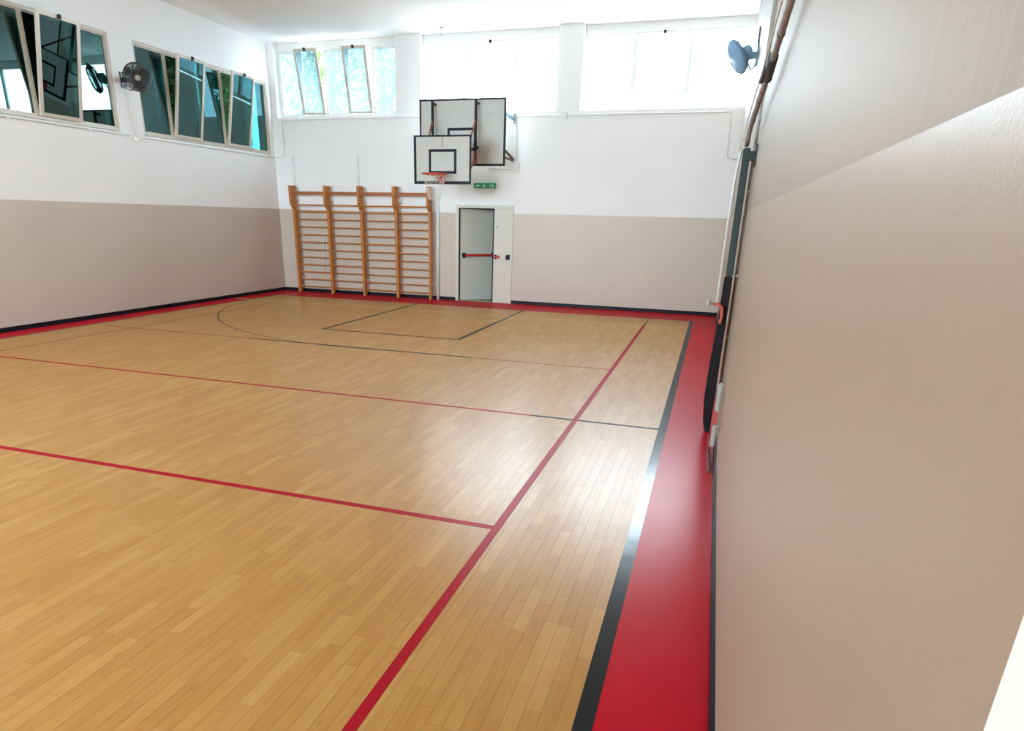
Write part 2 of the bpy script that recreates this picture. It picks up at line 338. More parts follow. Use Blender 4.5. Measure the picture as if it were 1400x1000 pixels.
for s in (0,):
    A = [(cx+(r+d)*math.cos(a0+(a1-a0)*k/n), cy+(r+d)*math.sin(a0+(a1-a0)*k/n)) for d in (-.011, .011) for k in range(n+1)]
    vb = [bm.verts.new((x, y, -.002)) for x, y in A]; vt = [bm.verts.new((x, y, .0011)) for x, y in A]
    for k in range(n):
        i, j = k, k+1; p, q = k+n+1, k+n+2
        bm.faces.new((vt[i], vt[j], vt[q], vt[p])); bm.faces.new((vb[i], vb[p], vb[q], vb[j]))
        bm.faces.new((vb[i], vb[j], vt[j], vt[i])); bm.faces.new((vb[p], vt[p], vt[q], vb[q]))
o = obj('court_line', bm, 'grey_line', floor); o['label'] = 'curved grey three point line'

# ------------------------------------------------------------------ windows
def ring(bm, side, a0, a1, z0, z1, d0, d1, fw):
    """rectangular frame; side 'x' = lies in a wall along x (depth in y), 'y' = wall along y (depth in x)"""
    for (p, q, r_, s) in ((a0, a1, z0, z0+fw), (a0, a1, z1-fw, z1), (a0, a0+fw, z0+fw, z1-fw), (a1-fw, a1, z0+fw, z1-fw)):
        if side == 'x': box(bm, p, q, d0, d1, r_, s)
        else: box(bm, d0, d1, p, q, r_, s)
def lean(bm, side, zh, dh, ang):
    """tips a sash about its bottom hinge into the room"""
    c, s = math.cos(ang), math.sin(ang)
    for v in bm.verts:
        h = v.co.z-zh
        if side == 'x':
            d = v.co.y-dh; v.co.y = dh+d*c-h*s; v.co.z = zh+h*c+d*s
        else:
            d = v.co.x-dh; v.co.x = dh+d*c+h*s; v.co.z = zh+h*c-d*s
def window(n, side, a0, a1, z0, z1, depth, splits, hop, gm, label, ang=R(11), hb=.045, latch=True, fm='frame'):
    """depth = centre of the frame; room side is -y for 'x' and +x for 'y'"""
    sgn = -1 if side == 'x' else 1
    loc = (a0, depth, z0) if side == 'x' else (depth, a0, z0)
    w_ = bpy.data.objects.new('window_%d' % n, None); COL.objects.link(w_); w_.location = loc; structure(w_, label)
    bm = bmesh.new(); ring(bm, side, a0, a1, z0, z1, depth-.035, depth+.035, hb)
    for s in splits:
        if side == 'x': box(bm, s-.02, s+.02, depth-.03, depth+.03, z0+hb, z1-hb)
        else: box(bm, depth-.03, depth+.03, s-.02, s+.02, z0+hb, z1-hb)
    obj('window_frame', bm, fm, w_)
    E = [a0]+list(splits)+[a1]
    for i in range(len(E)-1):
        p = E[i]+(.02 if i else hb); q = E[i+1]-(.02 if i < len(E)-2 else hb); opened = i in hop
        lz0, lz1 = z0+hb, z1-hb
        if opened: p -= .012; q += .012; lz1 += .02
        dh = depth+sgn*(.045 if opened else 0); th = .018
        fw = .052 if opened else .022
        bm = bmesh.new(); ring(bm, side, p+.002, q-.002, lz0+.002, lz1-.002, dh-th, dh+th, fw)
        if opened: lean(bm, side, lz0, dh, ang)
        sash = obj('sash', bm, 'frame' if opened else fm, w_)
        bm = bmesh.new()
        if side == 'x': box(bm, p+fw-.005, q-fw+.005, dh-.003, dh+.003, lz0+fw-.005, lz1-fw+.005)
        else: box(bm, dh-.003, dh+.003, p+fw-.005, q-fw+.005, lz0+fw-.005, lz1-fw+.005)
        if opened: lean(bm, side, lz0, dh, ang)
        obj('pane', bm, gm, sash)
        if (opened or (latch == 'all' and i == 1)):
            bm = bmesh.new(); c = (p+q)/2; d = dh+sgn*(th+.014)
            if side == 'x': box(bm, c-.022, c+.022, d-.014, d+.014, lz1-.05, lz1+.012)
            else: box(bm, d-.014, d+.014, c-.022, c+.022, lz1-.05, lz1+.012)
            if opened: lean(bm, side, lz0, dh, ang)
            h_ = obj('latch', bm, 'black', sash)
    return w_
ld = XL-.055
for n, (a, b), lab in ((1, LW[0], 'left wall window beside the fan, nearer the viewer, with teal mirror panes and a tilted sash'), (2, LW[1], 'left wall window next to the corner, teal mirror panes and two tilted sashes')):
    s = (b-a)/5; window(n, 'y', a, b, LZ0+.01, LZ1, ld, [a+s*k for k in (1, 2, 3, 4)], (1, 3), 'teal', lab)
bd = YB+.17
a, b = BW[0]; s = (b-.02-a-.02)/5
window(3, 'x', a, b, 3.785, 5.125, bd, [a+.02+s*k for k in (1, 2, 3, 4)], (1, 3), 'bluef', 'leftmost back wall window, blue patterned glass with two tilted sashes', ang=R(12), fm='frame_glare')
window(4, 'x', *BW[1], 3.785, 5.125, bd, [-5.31, -4.22], (), 'clear', 'middle back wall window behind the backboards', latch='all', fm='frame_glare')
window(5, 'x', *BW[2], 3.785, 5.125, bd, [-1.88, -.86], (), 'clear', 'right back wall window beside the blue fan', latch='all', fm='frame_glare')
for n, (a, b) in zip((6, 7), BW[:2]):
    window(n, 'x', a, b, 1.215, 5.1, YF-.12, [a+(b-a)/3, a+(b-a)*2/3], (), 'clear', 'tall clear window %d added for light in the unseen wall behind the viewer' % (n-5))  # unseen rear windows, added and made tall to raise the light from behind
a, b = LREAR[0]; window(9, 'y', a, b, LZ0+.01, LZ1, ld, [a+(b-a)*k/5 for k in (1, 2, 3, 4)], (), 'teal', 'left wall window added for light, out of view behind the viewer')  # unseen window added to light the near end of the hall
for i, (a, b) in enumerate(BW):
    if i: portal(((a+b)/2, YB+T+.02, (3.78+5.12)/2), (0, -1, 0), b-a, 1.34)
    else: portal(((a+b)/2, YB+T+.02, (3.78+5.12)/2), (0, -1, 0), b-a, 1.34)
    if i < 2: portal(((a+b)/2, YF-T-.02, (1.2+5.1)/2), (0, 1, 0), b-a, 3.9)
for a, b in LW+LREAR: portal((XL-T-.02, (a+b)/2, (LZ0+LZ1)/2), (1, 0, 0), b-a, 1.47)

# ------------------------------------------------------------------ door in the back wall
d1 = bpy.data.objects.new('door_1', None); COL.objects.link(d1); d1.location = (-4.76, YB, 0); structure(d1, 'double fire door in the back wall, left leaf ajar with a red push bar')
bm = bmesh.new(); fx0, fx1, fz = DOOR[0], DOOR[1], DOOR[3]
box(bm, fx0-.035, fx0+.03, YB-.02, YB+.08, 0, fz-.03); box(bm, fx1-.02, fx1+.03, YB-.02, YB+.08, 0, fz-.03); box(bm, fx0-.035, fx1+.03, YB-.03, YB+.08, fz-.03, fz+.035)
obj('door_frame', bm, 'doorframe', d1)
obj('frame_seal', B(fx0+.03, fx0+.045, YB+.0, YB+.06, 0, fz-.03), 'black', d1)
obj('frame_seal', B(fx0+.045, -4.56, YB+.02, YB+.06, fz-.045, fz-.03), 'black', d1)
hx, hy, al = fx0+.045, YB+.045, R(43); ca, sa = math.cos(al), math.sin(al)
def leafm(bm):
    for v in bm.verts:
        x, y = v.co.x, v.co.y; v.co.x = hx+x*ca-y*sa; v.co.y = hy+x*sa+y*ca
bm = B(0, .83, -.03, .03, .012, fz-.05); leafm(bm); lf = obj('door_leaf', bm, 'door', d1)
bm = B(.80, .831, -.034, -.029, .012, fz-.05); leafm(bm); o = obj('edge_seal', bm, 'black', lf)
bm = B(.035, .09, -.10, -.03, .93, 1.03); box(bm, .75, .79, -.10, -.03, .92, 1.04); leafm(bm); pb = obj('push_bar', bm, 'black', d1, bevel=.006); pb['label'] = 'black end blocks of the red push bar'
bm = bmesh.new(); tube(bm, [(.08, -.085, .98), (.76, -.085, .98)], .024, 12); box(bm, .08, .76, -.075, -.045, .955, 1.005); leafm(bm); obj('red_bar', bm, 'bar_red', pb)
rx0, rx1 = -4.545, fx1-.02
fl = obj('fixed_leaf', B(rx0, rx1, YB+.0, YB+.05, .008, fz-.032), 'doorframe', d1)
obj('edge_seal', B(rx0-.03, rx0, YB+.01, YB+.05, .008, fz-.032), 'black', fl)
bm = B(rx0+.03, rx0+.07, YB-.06, YB, .93, 1.02); box(bm, rx1-.075, rx1-.01, YB-.07, YB, .925, 1.025); pb = obj('push_bar', bm, 'black', d1, bevel=.005); pb['label'] = 'short push bar wrapped with paper'
bm = bmesh.new(); tube(bm, [(rx0+.05, YB-.055, .975), (rx1-.07, YB-.055, .975)], .024, 12); obj('red_bar', bm, 'bar_red', pb)
obj('paper_slip', B(rx0+.17, rx1-.09, YB-.083, YB-.078, .945, 1.0), 'paper', pb)
obj('keyhole', B(rx0+.055, rx0+.075, YB-.004, YB, 1.57, 1.60), 'black', fl)
obj('threshold', B(fx0, fx1, YB-.005, YB+T, -.01, .006), 'concrete', d1)
# vestibule behind the door
bm = bmesh.new(); vx0, vx1, vy0, vy1, vz = -5.9, -3.6, YB+T, YB+2.0, 2.4
box(bm, vx0-.1, vx0, vy0, vy1, 0, vz); box(bm, vx1, vx1+.1, vy0, vy1, 0, vz); box(bm, vx0-.1, vx1+.1, vy1, vy1+.1, 0, vz)
structure(obj('wall_vestibule', bm, 'vest'), 'grey walls of the small lobby behind the open door')
structure(obj('ceiling_vestibule', B(vx0-.1, vx1+.1, vy0, vy1+.1, vz, vz+.1), 'vest'), 'lobby ceiling behind the door'); structure(obj('floor_vestibule', B(vx0-.1, vx1+.1, vy0, vy1+.1, -.15, 0), 'concrete'), 'tan lobby floor behind the door')
# white door at the near end of the right wall
d2 = bpy.data.objects.new('door_2', None); COL.objects.link(d2); d2.location = (XR, -.2, 0); structure(d2, 'white gloss door casing at the near end of the right wall')
bm = bmesh.new(); box(bm, XR-.012, XR, .34, .423, 0, 2.2); box(bm, XR-.012, XR, -.95, -.87, 0, 2.2); box(bm, XR-.012, XR, -.87, .34, 2.12, 2.2)
obj('door_frame', bm, 'doorwhite', d2); obj('door_leaf', B(XR-.006, XR, -.87, .34, .01, 2.12), 'doorwhite', d2)
bm = bmesh.new(); tube(bm, [(XR-.006, -.78, 1.0), (XR-.06, -.78, 1.0), (XR-.06, -.66, 1.0)], .01, 8); obj('door_handle', bm, 'steel', d2)

# ------------------------------------------------------------------ wall bars
wb = thing('wall_bars', 'orange varnished wooden wall bars with four bays against the back wall', 'wall bars', (-7.65, 14.15, 0))
ux = [-9.33, -8.44, -7.6, -6.75, -5.95]
for i, x in enumerate(ux):
    bm = bmesh.new(); hw = .032 if i != 4 else .028
    pr = [(14.10, 0), (14.20, 0), (14.20, 2.36), (13.98, 2.36), (13.98, 2.0), (14.02, 1.93), (14.10, 1.86)]
    prism(bm, pr, x-hw, x+hw); u_ = obj('upright', bm, 'wood', wb, bevel=.004)
    obj('wall_bracket', B(x-.03, x+.03, 14.2, YB-.002, 2.05, 2.12), 'reveal', u_); obj('wall_bracket', B(x-.03, x+.03, 14.2, YB-.002, .3, .36), 'reveal', u_)
rz = [1.95, 1.81]+[1.81-.1675*k for k in range(1, 11)]
for i in range(4):
    a, b = ux[i]+.032, ux[i+1]-.032
    obj('top_rail', B(a, b, 14.0, 14.035, 2.165, 2.235), 'rail', wb, bevel=.004)
    for k, z in enumerate(rz):
        y = 14.04 if k == 0 else 14.15
        bm = bmesh.new(); tube(bm, [(a-.01, y, z), (b+.01, y, z)], .0165, 8)
        for v in bm.verts: v.co.y = y+(v.co.y-y)*1.25
        obj('rung', bm, 'wood', wb, smooth=False)

# ------------------------------------------------------------------ basketball boards
def frame_lines(bm, x0, x1, z0, z1, y, wdt, yt=.004):
    box(bm, x0, x1, y-yt, y, z1-wdt, z1); box(bm, x0, x1, y-yt, y, z0, z0+wdt); box(bm, x0, x0+wdt, y-yt, y, z0+wdt, z1-wdt); box(bm, x1-wdt, x1, y-yt, y, z0+wdt, z1-wdt)
bb = thing('large_backboard', 'large grey white backboard with black edge, upper one of two on the back wall', 'backboard', (-5.08, 13.75, 2.75))
X0, X1, Z0, Z1, Y = -5.99, -4.18, 2.75, 3.955, 13.75
pn = obj('panel', B(X0, X1, Y-.015, Y+.015, Z0, Z1), 'board', bb)
bm = bmesh.new(); frame_lines(bm, X0-.004, X1+.004, Z0-.004, Z1+.004, Y-.015, .035); box(bm, X0-.006, X0, Y-.015, Y+.02, Z0, Z1); box(bm, X1, X1+.006, Y-.015, Y+.02, Z0, Z1); box(bm, X0, X1, Y-.015, Y+.02, Z0-.008, Z0); obj('border', bm, 'black', bb)
bm = bmesh.new(); frame_lines(bm, -5.39, -4.78, 3.02, 3.44, Y-.015, .05, .003); obj('target_square', bm, 'black', bb)
bm = bmesh.new(); tube(bm, circle((-4.49, Y-.017, 3.69), .028, (0, 1, 0), 16), .003, 5, closed=True); obj('round_mark', bm, 'pipe', bb)
obj('mark', B(-4.53, -4.50, Y-.018, Y-.015, 3.015, 3.03), 'black', bb)
for s, xs in ((-1, X0+.1), (1, X1-.1)):
    xw = xs+s*.12
    bm = bmesh.new(); bar(bm, (xs, Y+.02, 3.12), (xw, YB-.03, 2.9), .035); bar(bm, (xs, Y+.02, 2.93), (xw, YB-.03, 2.88), .03); bar(bm, (xs, Y+.02, 3.2), (xs, Y+.02, 2.8), .03); obj('lower_bracket', bm, 'darkred', bb)
    bm = bmesh.new(); bar(bm, (xs, Y+.02, 3.72), (xw, YB-.035, 3.64), .03, .05); obj('upper_bracket', bm, 'fan_bl2', bb)
    obj('wall_plate', B(xw-.025, xw+.025, YB-.014, YB-.002, 3.56, 3.74), 'pipe', bb)
sb = thing('small_backboard', 'small grey white backboard with orange hoop, hung in front of the large board', 'basketball hoop', (-5.08, 12.7, 2.35))
x0, x1, z0, z1, y = -5.66, -4.52, 2.35, 3.19, 12.7; xc = (x0+x1)/2
obj('panel', B(x0, x1, y-.012, y+.012, z0, z1), 'board', sb)
bm = bmesh.new(); frame_lines(bm, x0-.004, x1+.004, z0-.004, z1+.004, y-.012, .028); box(bm, x0, x1, y-.017, y-.012, z0+.02, z0+.05); box(bm, x0, x0+.045, y-.0165, y-.012, z0+.05, z1-.03); box(bm, x0-.006, x0, y-.012, y+.015, z0, z1); box(bm, x1, x1+.006, y-.012, y+.015, z0, z1); obj('border', bm, 'black', sb)
obj('crack', B(xc-.005, xc+.008, y-.0145, y-.012, 2.99, 3.165), 'pipe_dark', sb)
bm = bmesh.new(); frame_lines(bm, -5.36, -4.80, 2.53, 2.955, y-.012, .048, .003); obj('target_square', bm, 'black', sb)
for s, xb, xe in ((-1, -5.65, -5.42), (1, -4.74, -4.58)):
    bm = bmesh.new(); box(bm, xb-.02, xb+.02, 13.56, 13.61, 3.0, 3.90); box(bm, xb-.02, xb+.02, 13.61, 13.7345, 3.84, 3.88); box(bm, xb-.02, xb+.02, 13.61, 13.7345, 3.05, 3.09); obj('hanging_bar', bm, 'black', sb)
    obj('lower_bar', B(xb-.022, xb+.022, 13.56, 13.61, 2.78, 3.0), 'redsteel', sb)
    bm = bmesh.new(); bar(bm, (xb, 13.57, 3.54), (xe, y+.03, 3.0), .03); bar(bm, (xb, 13.57, 2.84), (xe, y+.03, 2.55), .03); bar(bm, (xe, y+.03, 3.1), (xe, y+.03, 2.5), .03, .04); obj('brace', bm, 'redsteel', sb)
zc, yr = 2.505, y-.012-.15-.225
bm = bmesh.new(); tube(bm, circle((xc, yr, zc), .225, (0, 0, 1), 32), .012, 8, closed=True); rim = obj('rim', bm, 'hoop', sb, smooth=True)
bm = bmesh.new(); box(bm, xc-.07, xc+.07, y-.02, y-.012, 2.38, 2.53); box(bm, xc-.06, xc+.06, yr+.21, y-.012, 2.495, 2.51); bar(bm, (xc-.06, yr+.22, 2.5), (xc-.06, y-.015, 2.40), .008, .02); bar(bm, (xc+.06, yr+.22, 2.5), (xc+.06, y-.015, 2.40), .008, .02)
bar(bm, (xc-.19, yr+.12, 2.495), (xc-.06, y-.02, 2.495), .015); bar(bm, (xc+.19, yr+.12, 2.495), (xc+.06, y-.02, 2.495), .015); obj('rim_bracket', bm, 'hoop', rim)
bm = bmesh.new()
def netp(t, a):
    rr = .215*(1-t)**1.15+.105*(1-(1-t)**1.15); return (xc+rr*math.cos(a), yr+rr*math.sin(a), zc-.01-.44*t)
for k in range(12):
    for s in (-1, 1):
        tube(bm, [netp(t/8, 2*math.pi*(k+s*t/4)/12) for t in range(9)], .0032, 4)
obj('net', bm, 'cord', sb)

# exit sign
es = thing('exit_sign', 'narrow green emergency exit sign with white symbols above the back door', 'sign', (-4.77, YB, 2.35))
obj('sign_box', B(-5.0, -4.52, YB-.06, YB-.001, 2.35, 2.455), 'green', es, bevel=.004)
bm = bmesh.new(); ysf = YB-.0615
def blob(cx, cz, pts):                                       # flat white symbols
    prism(bm, [(cx+a, cz+b) for a, b in pts], ysf-.0015, ysf+.001, axis=1)
blob(-4.91, 2.402, [(-.035, 0), (-.005, .03), (-.005, .012), (.035, .012), (.035, -.012), (-.005, -.012), (-.005, -.03)])          # arrow
blob(-4.60, 2.402, [(-.05, -.032), (-.05, .036), (-.012, .036), (-.012, -.032), (-.02, -.032), (-.02, .028), (-.042, .028), (-.042, -.032)])  # doorway
blob(-4.772, 2.432, [(.009*math.cos(k), .009*math.sin(k)) for k in [i*math.pi/4 for i in range(8)]])                                # head
blob(-4.772, 2.398, [(-.012, .022), (.012, .018), (.03, .004), (.026, -.002), (.01, .006), (.006, -.008), (.022, -.03), (.014, -.034), (-.004, -.014), (-.02, -.03), (-.034, -.024), (-.016, -.008), (-.006, .006), (-.02, .002), (-.028, -.008), (-.034, -.002), (-.024, .014)])
blob(-4.60, 2.402, [(.0, .02), (.02, .02), (.035, .006), (.05, -.01), (.03, -.03), (.012, -.03), (.02, -.01), (0, -.005)])
o = obj('symbols', bm, 'signwhite', es); o['kind'] = 'stuff'

# ------------------------------------------------------------------ fans
def fan(name, label, wall, hub, nrm, head, brk, wallx):
    f = thing(name, label, 'fan', (wallx, hub[1], hub[2]-.3))
    n_ = Vector(nrm).normalized(); c = Vector(hub)
    bm = bmesh.new(); lathe(bm, c-n_*.05, n_, [(0, -.13), (.05, -.13), (.068, -.10), (.072, 0), (.05, .01), (0, .01)], 20); mo = obj('motor', bm, head, f, smooth=True)
    bm = bmesh.new(); rw = .205
    for h, r_ in ((.02, rw), (-.02, rw), (0, rw+.008)): tube(bm, circle(c+n_*h, r_, n_, 36), .007, 5, closed=True)
    for s in (1, -1):
        NW = 84 if wall == 'l' else 130
        for k in range(NW):
            a = 2*math.pi*k/NW; x = n_.orthogonal().normalized(); y_ = n_.cross(x); d = x*math.cos(a)+y_*math.sin(a)
            tube(bm, [c+n_*(s*.075)+d*.045, c+n_*(s*.078)+d*.11, c+n_*(s*.062)+d*.17, c+n_*(s*.022)+d*(rw+.006), c+d*(rw+.008)], .003 if wall == 'l' else .0048, 4, cap=False)
        for r_, hh in ((.08, .077), (.125, .075), (.165, .063)): tube(bm, circle(c+n_*(s*hh), r_, n_, 36), .0022, 3, closed=True)
    obj('cage', bm, head, f)
    bm = bmesh.new(); lathe(bm, c+n_*.066, n_, [(0, .018), (.02, .018), (.042, .008), (.042, -.003), (0, -.003)], 20); obj('cage_badge', bm, 'pipe' if wall == 'l' else head, f)
    bm = bmesh.new()
    x = n_.orthogonal().normalized(); y_ = n_.cross(x)
    for k in range(3):
        for j in range(10):
            pass
        a0 = 2*math.pi*k/3; prev = None
        for j in range(9):
            t = j/8; a = a0+(-.48+.96*t); rr = .175+.018*math.sin(math.pi*t); tw = .05*(t-.5)
            pi_ = c+(x*math.cos(a)+y_*math.sin(a))*.045+n_*(tw*.4); po = c+(x*math.cos(a)+y_*math.sin(a))*rr+n_*tw
            cur = [bm.verts.new(pi_+n_*.002), bm.verts.new(po+n_*.002), bm.verts.new(po-n_*.002), bm.verts.new(pi_-n_*.002)]
            if prev:
                for q in range(4): bm.faces.new((prev[q], prev[(q+1) % 4], cur[(q+1) % 4], cur[q]))
            else: bm.faces.new(cur)
            prev = cur
        bm.faces.new(prev[::-1])
    lathe(bm, c, n_, [(0, .03), (.045, .02), (.05, -.03), (0, -.03)], 16); obj('blades', bm, head, f)
    s = 1 if wall == 'l' else -1
    back = c-n_*.15; wy = back.y+(.0 if wall == 'r' else 0); wz = back.z-.06
    bm = bmesh.new(); lathe(bm, back+Vector((0, 0, -.05)), (0, 1, 0), [(0, -.04), (.055, -.04), (.06, -.03), (.06, .03), (.055, .04), (0, .04)], 20); bar(bm, back+Vector((0, 0, -.05)), back+Vector((0, 0, .03)), .05); jt = obj('swivel_joint', bm, brk, f)
    bm = bmesh.new(); bar(bm, (back.x, wy, wz), (wallx+s*.02, wy, wz), .06, .075); box(bm, min(wallx, wallx+s*.022), max(wallx, wallx+s*.022), wy-.06, wy+.06, wz-.12, wz+.12); obj('wall_arm', bm, brk, f, bevel=.006)
    bm = bmesh.new(); tube(bm, [(back.x+(wallx-back.x)*t, wy, wz-.04-.12*math.sin(math.pi*t)) for t in [i/8 for i in range(9)]], .008, 6); obj('cable', bm, brk, f)
    return f, wy, wz
fl_, fy, fz_ = fan('wall_fan', 'dark grey round wall fan between the two left windows', 'l', (-9.47, 10.05, 3.83), (.72, -.62, -.30), 'fan_dark', 'fan_dark', XL)
fr_, ry, rz_ = fan('wall_fan', 'light blue wall fan seen edge-on, high on the right wall', 'r', (-.035, 10.3, 3.78), (-.86, -.08, -.50), 'fan_blue', 'fan_bl2', XR)

# ------------------------------------------------------------------ conduits and boxes
def conduit(label, pts, r=.011, m='white_pl', clips=(), group=None, n=8):
    t = thing('conduit', label, 'conduit', pts[0], group)
    bm = bmesh.new(); P = [Vector(p) for p in pts]; Q = [P[0]]
    for a, b, c in zip(P, P[1:], P[2:]):
        d = min(.05, (b-a).length/2, (c-b).length/2)
        p0 = b-(b-a).normalized()*d; p1 = b+(c-b).normalized()*d
        for k in range(5):
            s = k/4; Q.append(p0*(1-s)**2+b*2*s*(1-s)+p1*s*s)
    Q.append(P[-1]); tube(bm, Q, r, n); obj('pipe', bm, m, t, smooth=True)
    for c, sz in clips:
        bm = bmesh.new(); x, y, z = c; box(bm, x-sz[0], x+sz[0], y-sz[1], y+sz[1], z-sz[2], z+sz[2]); obj('clip', bm, m, t)
    return t
yw = YB-.016
conduit('white conduit running under the left and middle back windows', [(-9.6, yw, 3.05), (-9.6, yw, 3.73), (-6.08, yw, 3.73)], clips=[((x, yw-.002, 3.73), (.015, .014, .02)) for x in (-9.0, -8.3, -7.6, -6.9)]+[((-9.6, yw-.002, 3.3), (.02, .014, .015))])
conduit('white conduit under the right back window ending in a bend by the right wall', [(-4.13, yw, 3.7), (-.02, yw, 3.70), (.0, yw, 2.93), (.19, yw, 2.88)], clips=[((x, yw-.002, 3.70), (.015, .014, .02)) for x in (-2.3, -1.7, -1.0, -.4)]+[((-.01, yw-.002, 3.1), (.02, .014, .015)), ((-.01, yw-.002, 3.5), (.02, .014, .015))])
conduit('white conduit dropping to the junction box right of the large backboard', [(-4.13, yw, 3.68), (-4.10, yw, 2.87)], r=.009, clips=[((-4.11, yw, 3.05), (.03, .012, .006)), ((-4.12, yw, 3.5), (.014, .012, .01))])
conduit('thin white conduit running left from the junction box by the exit sign', [(-4.17, yw, 2.72), (-4.70, yw, 2.735)], r=.008)
jb = thing('junction_box', 'small white junction box below the conduit, right of the large backboard', 'junction box', (-4.11, YB, 2.69)); obj('box_body', B(-4.18, -4.03, YB-.05, YB-.001, 2.69, 2.85), 'white_pl', jb, bevel=.006); obj('lid', B(-4.17, -4.04, YB-.056, YB-.05, 2.70, 2.84), 'white_pl', jb)
jb = thing('junction_box', 'small white junction box on the pier between middle and right back windows', 'junction box', (-3.15, YB, 3.63)); obj('box_body', B(-3.21, -3.09, YB-.055, YB-.028, 3.64, 3.75), 'white_pl', jb, bevel=.006); obj('lid', B(-3.2, -3.1, YB-.06, YB-.055, 3.65, 3.74), 'white_pl', jb)
xw = XL+.016
conduit('white conduit under the nearer left window', [(xw, 3.5, 2.965), (xw, 10.12, 2.965)], clips=[((xw, y, 2.965), (.014, .02, .02)) for y in (7.9, 8.7, 9.3, 9.8)])
conduit('white conduit under the far left window turning up at the corner', [(xw, 10.42, 2.965), (xw, YB-.03, 2.965), (-9.6, yw-.0, 2.985), (-9.6, yw, 3.05)], clips=[((xw, y, 2.965), (.014, .02, .02)) for y in (10.5, 11.2, 12.0, 12.8, 13.5, 14.1)])
conduit('white conduit dropping from the dark wall fan', [(xw, fy+.02, fz_-.12), (xw, fy+.1, 2.93)], r=.01, clips=[((xw, fy+.09, 3.3), (.014, .02, .012)), ((xw, fy+.1, 2.92), (.02, .03, .035))])
conduit('dark conduit rising from the light blue wall fan', [(XR-.014, 10.4, rz_+.1), (XR-.02, 11.9, 3.95), (XR-.02, 12.0, 4.55)][0:1]+[(XR-.014, 10.5, 4.15)], r=.012, m='pipe_dark', clips=[((XR-.014, 10.45, 3.97), (.014, .03, .012))])
for x, lab in ((-9.4, 'short white pipe rising above the leftmost upright of the wall bars'), (-7.75, 'short white pipe rising above the middle upright of the wall bars')):
    conduit(lab, [(x, yw-.005, 2.1), (x, yw-.005, 2.98)], r=.028, clips=[((x, yw-.005, 2.8), (.028, .016, .014))])
conduit('short white pipe seen through the first bay of the wall bars', [(-8.74, yw, .42), (-8.72, yw, 1.34)], r=.013, clips=[((-8.8, yw, 1.05), (.008, .01, .13))])
conduit('white square downpipe between the wall bars and the door', [(-5.83, YB-.03, 0), (-5.83, YB-.03, 2.2)], r=.038, n=4)
# right wall
conduit('pale vertical pipe with clips on the right wall behind the net post', [(XR-.016, 6.06, .3), (XR-.016, 6.06, ZC)], r=.012, m='pipe', clips=[((XR-.012, 6.06, z), (.012, .028, .01)) for z in (.85, 1.35, 2.0, 2.52, 2.68, 3.5)])
conduit('second pale pipe on the upper right wall near the first one', [(XR-.014, 6.5, 2.75), (XR-.014, 6.5, ZC)], r=.008, m='pipe', clips=[((XR-.012, 6.5, z), (.012, .025, .008)) for z in (3.0, 3.3)])
# ceiling hook
hk = thing('ceiling_hook', 'small grey hook on the ceiling in front of the middle back window', 'hook', (-5.63, 14.0, ZC)); bm = bmesh.new(); tube(bm, [(-5.63, 14.0, ZC), (-5.63, 14.0, 5.1)], .006, 6); obj('rod', bm, 'pipe', hk); bm = bmesh.new(); lathe(bm, (-5.63, 14.0, ZC-.02), (0, 0, 1), [(0, 0), (.03, 0), (.03, .02), (0, .02)], 12); obj('plate', bm, 'pipe', hk)
# white fitting in the corner
cf = thing('wall_fitting', 'small white pipe fitting low on the back wall by the right corner', 'fitting', (.02, YB, .24)); bm = bmesh.new(); tube(bm, [(.02, YB-.03, .2), (.02, YB-.03, .32)], .028, 10); obj('socket', bm, 'white_pl', cf); bm = bmesh.new(); tube(bm, [(.04, YB-.03, .25), (.17, YB-.03, .25)], .018, 8); obj('stub_pipe', bm, 'pipe', cf)

# ------------------------------------------------------------------ volleyball post, rolled net, strap
vp = thing('net_post', 'tall dark grey net post standing against the right wall with a short top arm', 'post', (.143, 6.0, 0))
bm = bmesh.new(); px, py = .143, 6.0
box(bm, px-.028, px+.028, py-.03, py+.03, 1.35, 2.31); obj('upper_post', bm, 'post', vp, bevel=.008)
bm = bmesh.new(); prism(bm, [(px-.034, 1.35), (px-.040, 1.0), (px-.058, .6), (px-.064, .3), (px-.048, .1), (px-.02, 0), (px+.02, 0), (px+.03, 1.35)], py-.045, py+.045, axis=1); lp = obj('lower_post', bm, 'postpad', vp, bevel=.008); lp['label'] = 'black padded lower half bulging towards the floor'
bm = bmesh.new(); box(bm, px-.01, XR-.012, py-.05, py+.02, 2.22, 2.285); box(bm, XR-.013, XR-.001, py-.12, py+.03, 2.17, 2.33); obj('wall_arm', bm, 'post', vp, bevel=.004)
nr = thing('rolled_net', 'brownish rolled up net slung along the right wall above the beige paint', 'net', (.15, 5.9, 2.35))
pts = []; rr = []
K = [(.135, 6.0, 2.33), (.14, 5.85, 2.43), (.152, 5.2, 2.50), (.160, 4.5, 2.53), (.162, 3.9, 2.555), (.164, 3.3, 2.59), (.164, 2.4, 2.72), (.164, 1.2, 2.95), (.164, -1, 3.1)]
for (a, b) in zip(K, K[1:]):
    n = max(2, int((Vector(b)-Vector(a)).length/.09))
    for k in range(n): pts.append(Vector(a).lerp(Vector(b), k/n))
pts.append(Vector(K[-1]))
for i, p in enumerate(pts): rr.append(.017+.003*random.random()-(.002 if p.y < 4.6 else 0)); p.z += .003*math.sin(i*1.3)
bm = bmesh.new(); tube(bm, pts, rr, 8); obj('net_roll', bm, 'net', nr, smooth=True)
bm = bmesh.new(); tube(bm, [p+Vector((-.03, .0, .03)) for p in pts], .004, 5); obj('top_cord', bm, 'cord', nr)
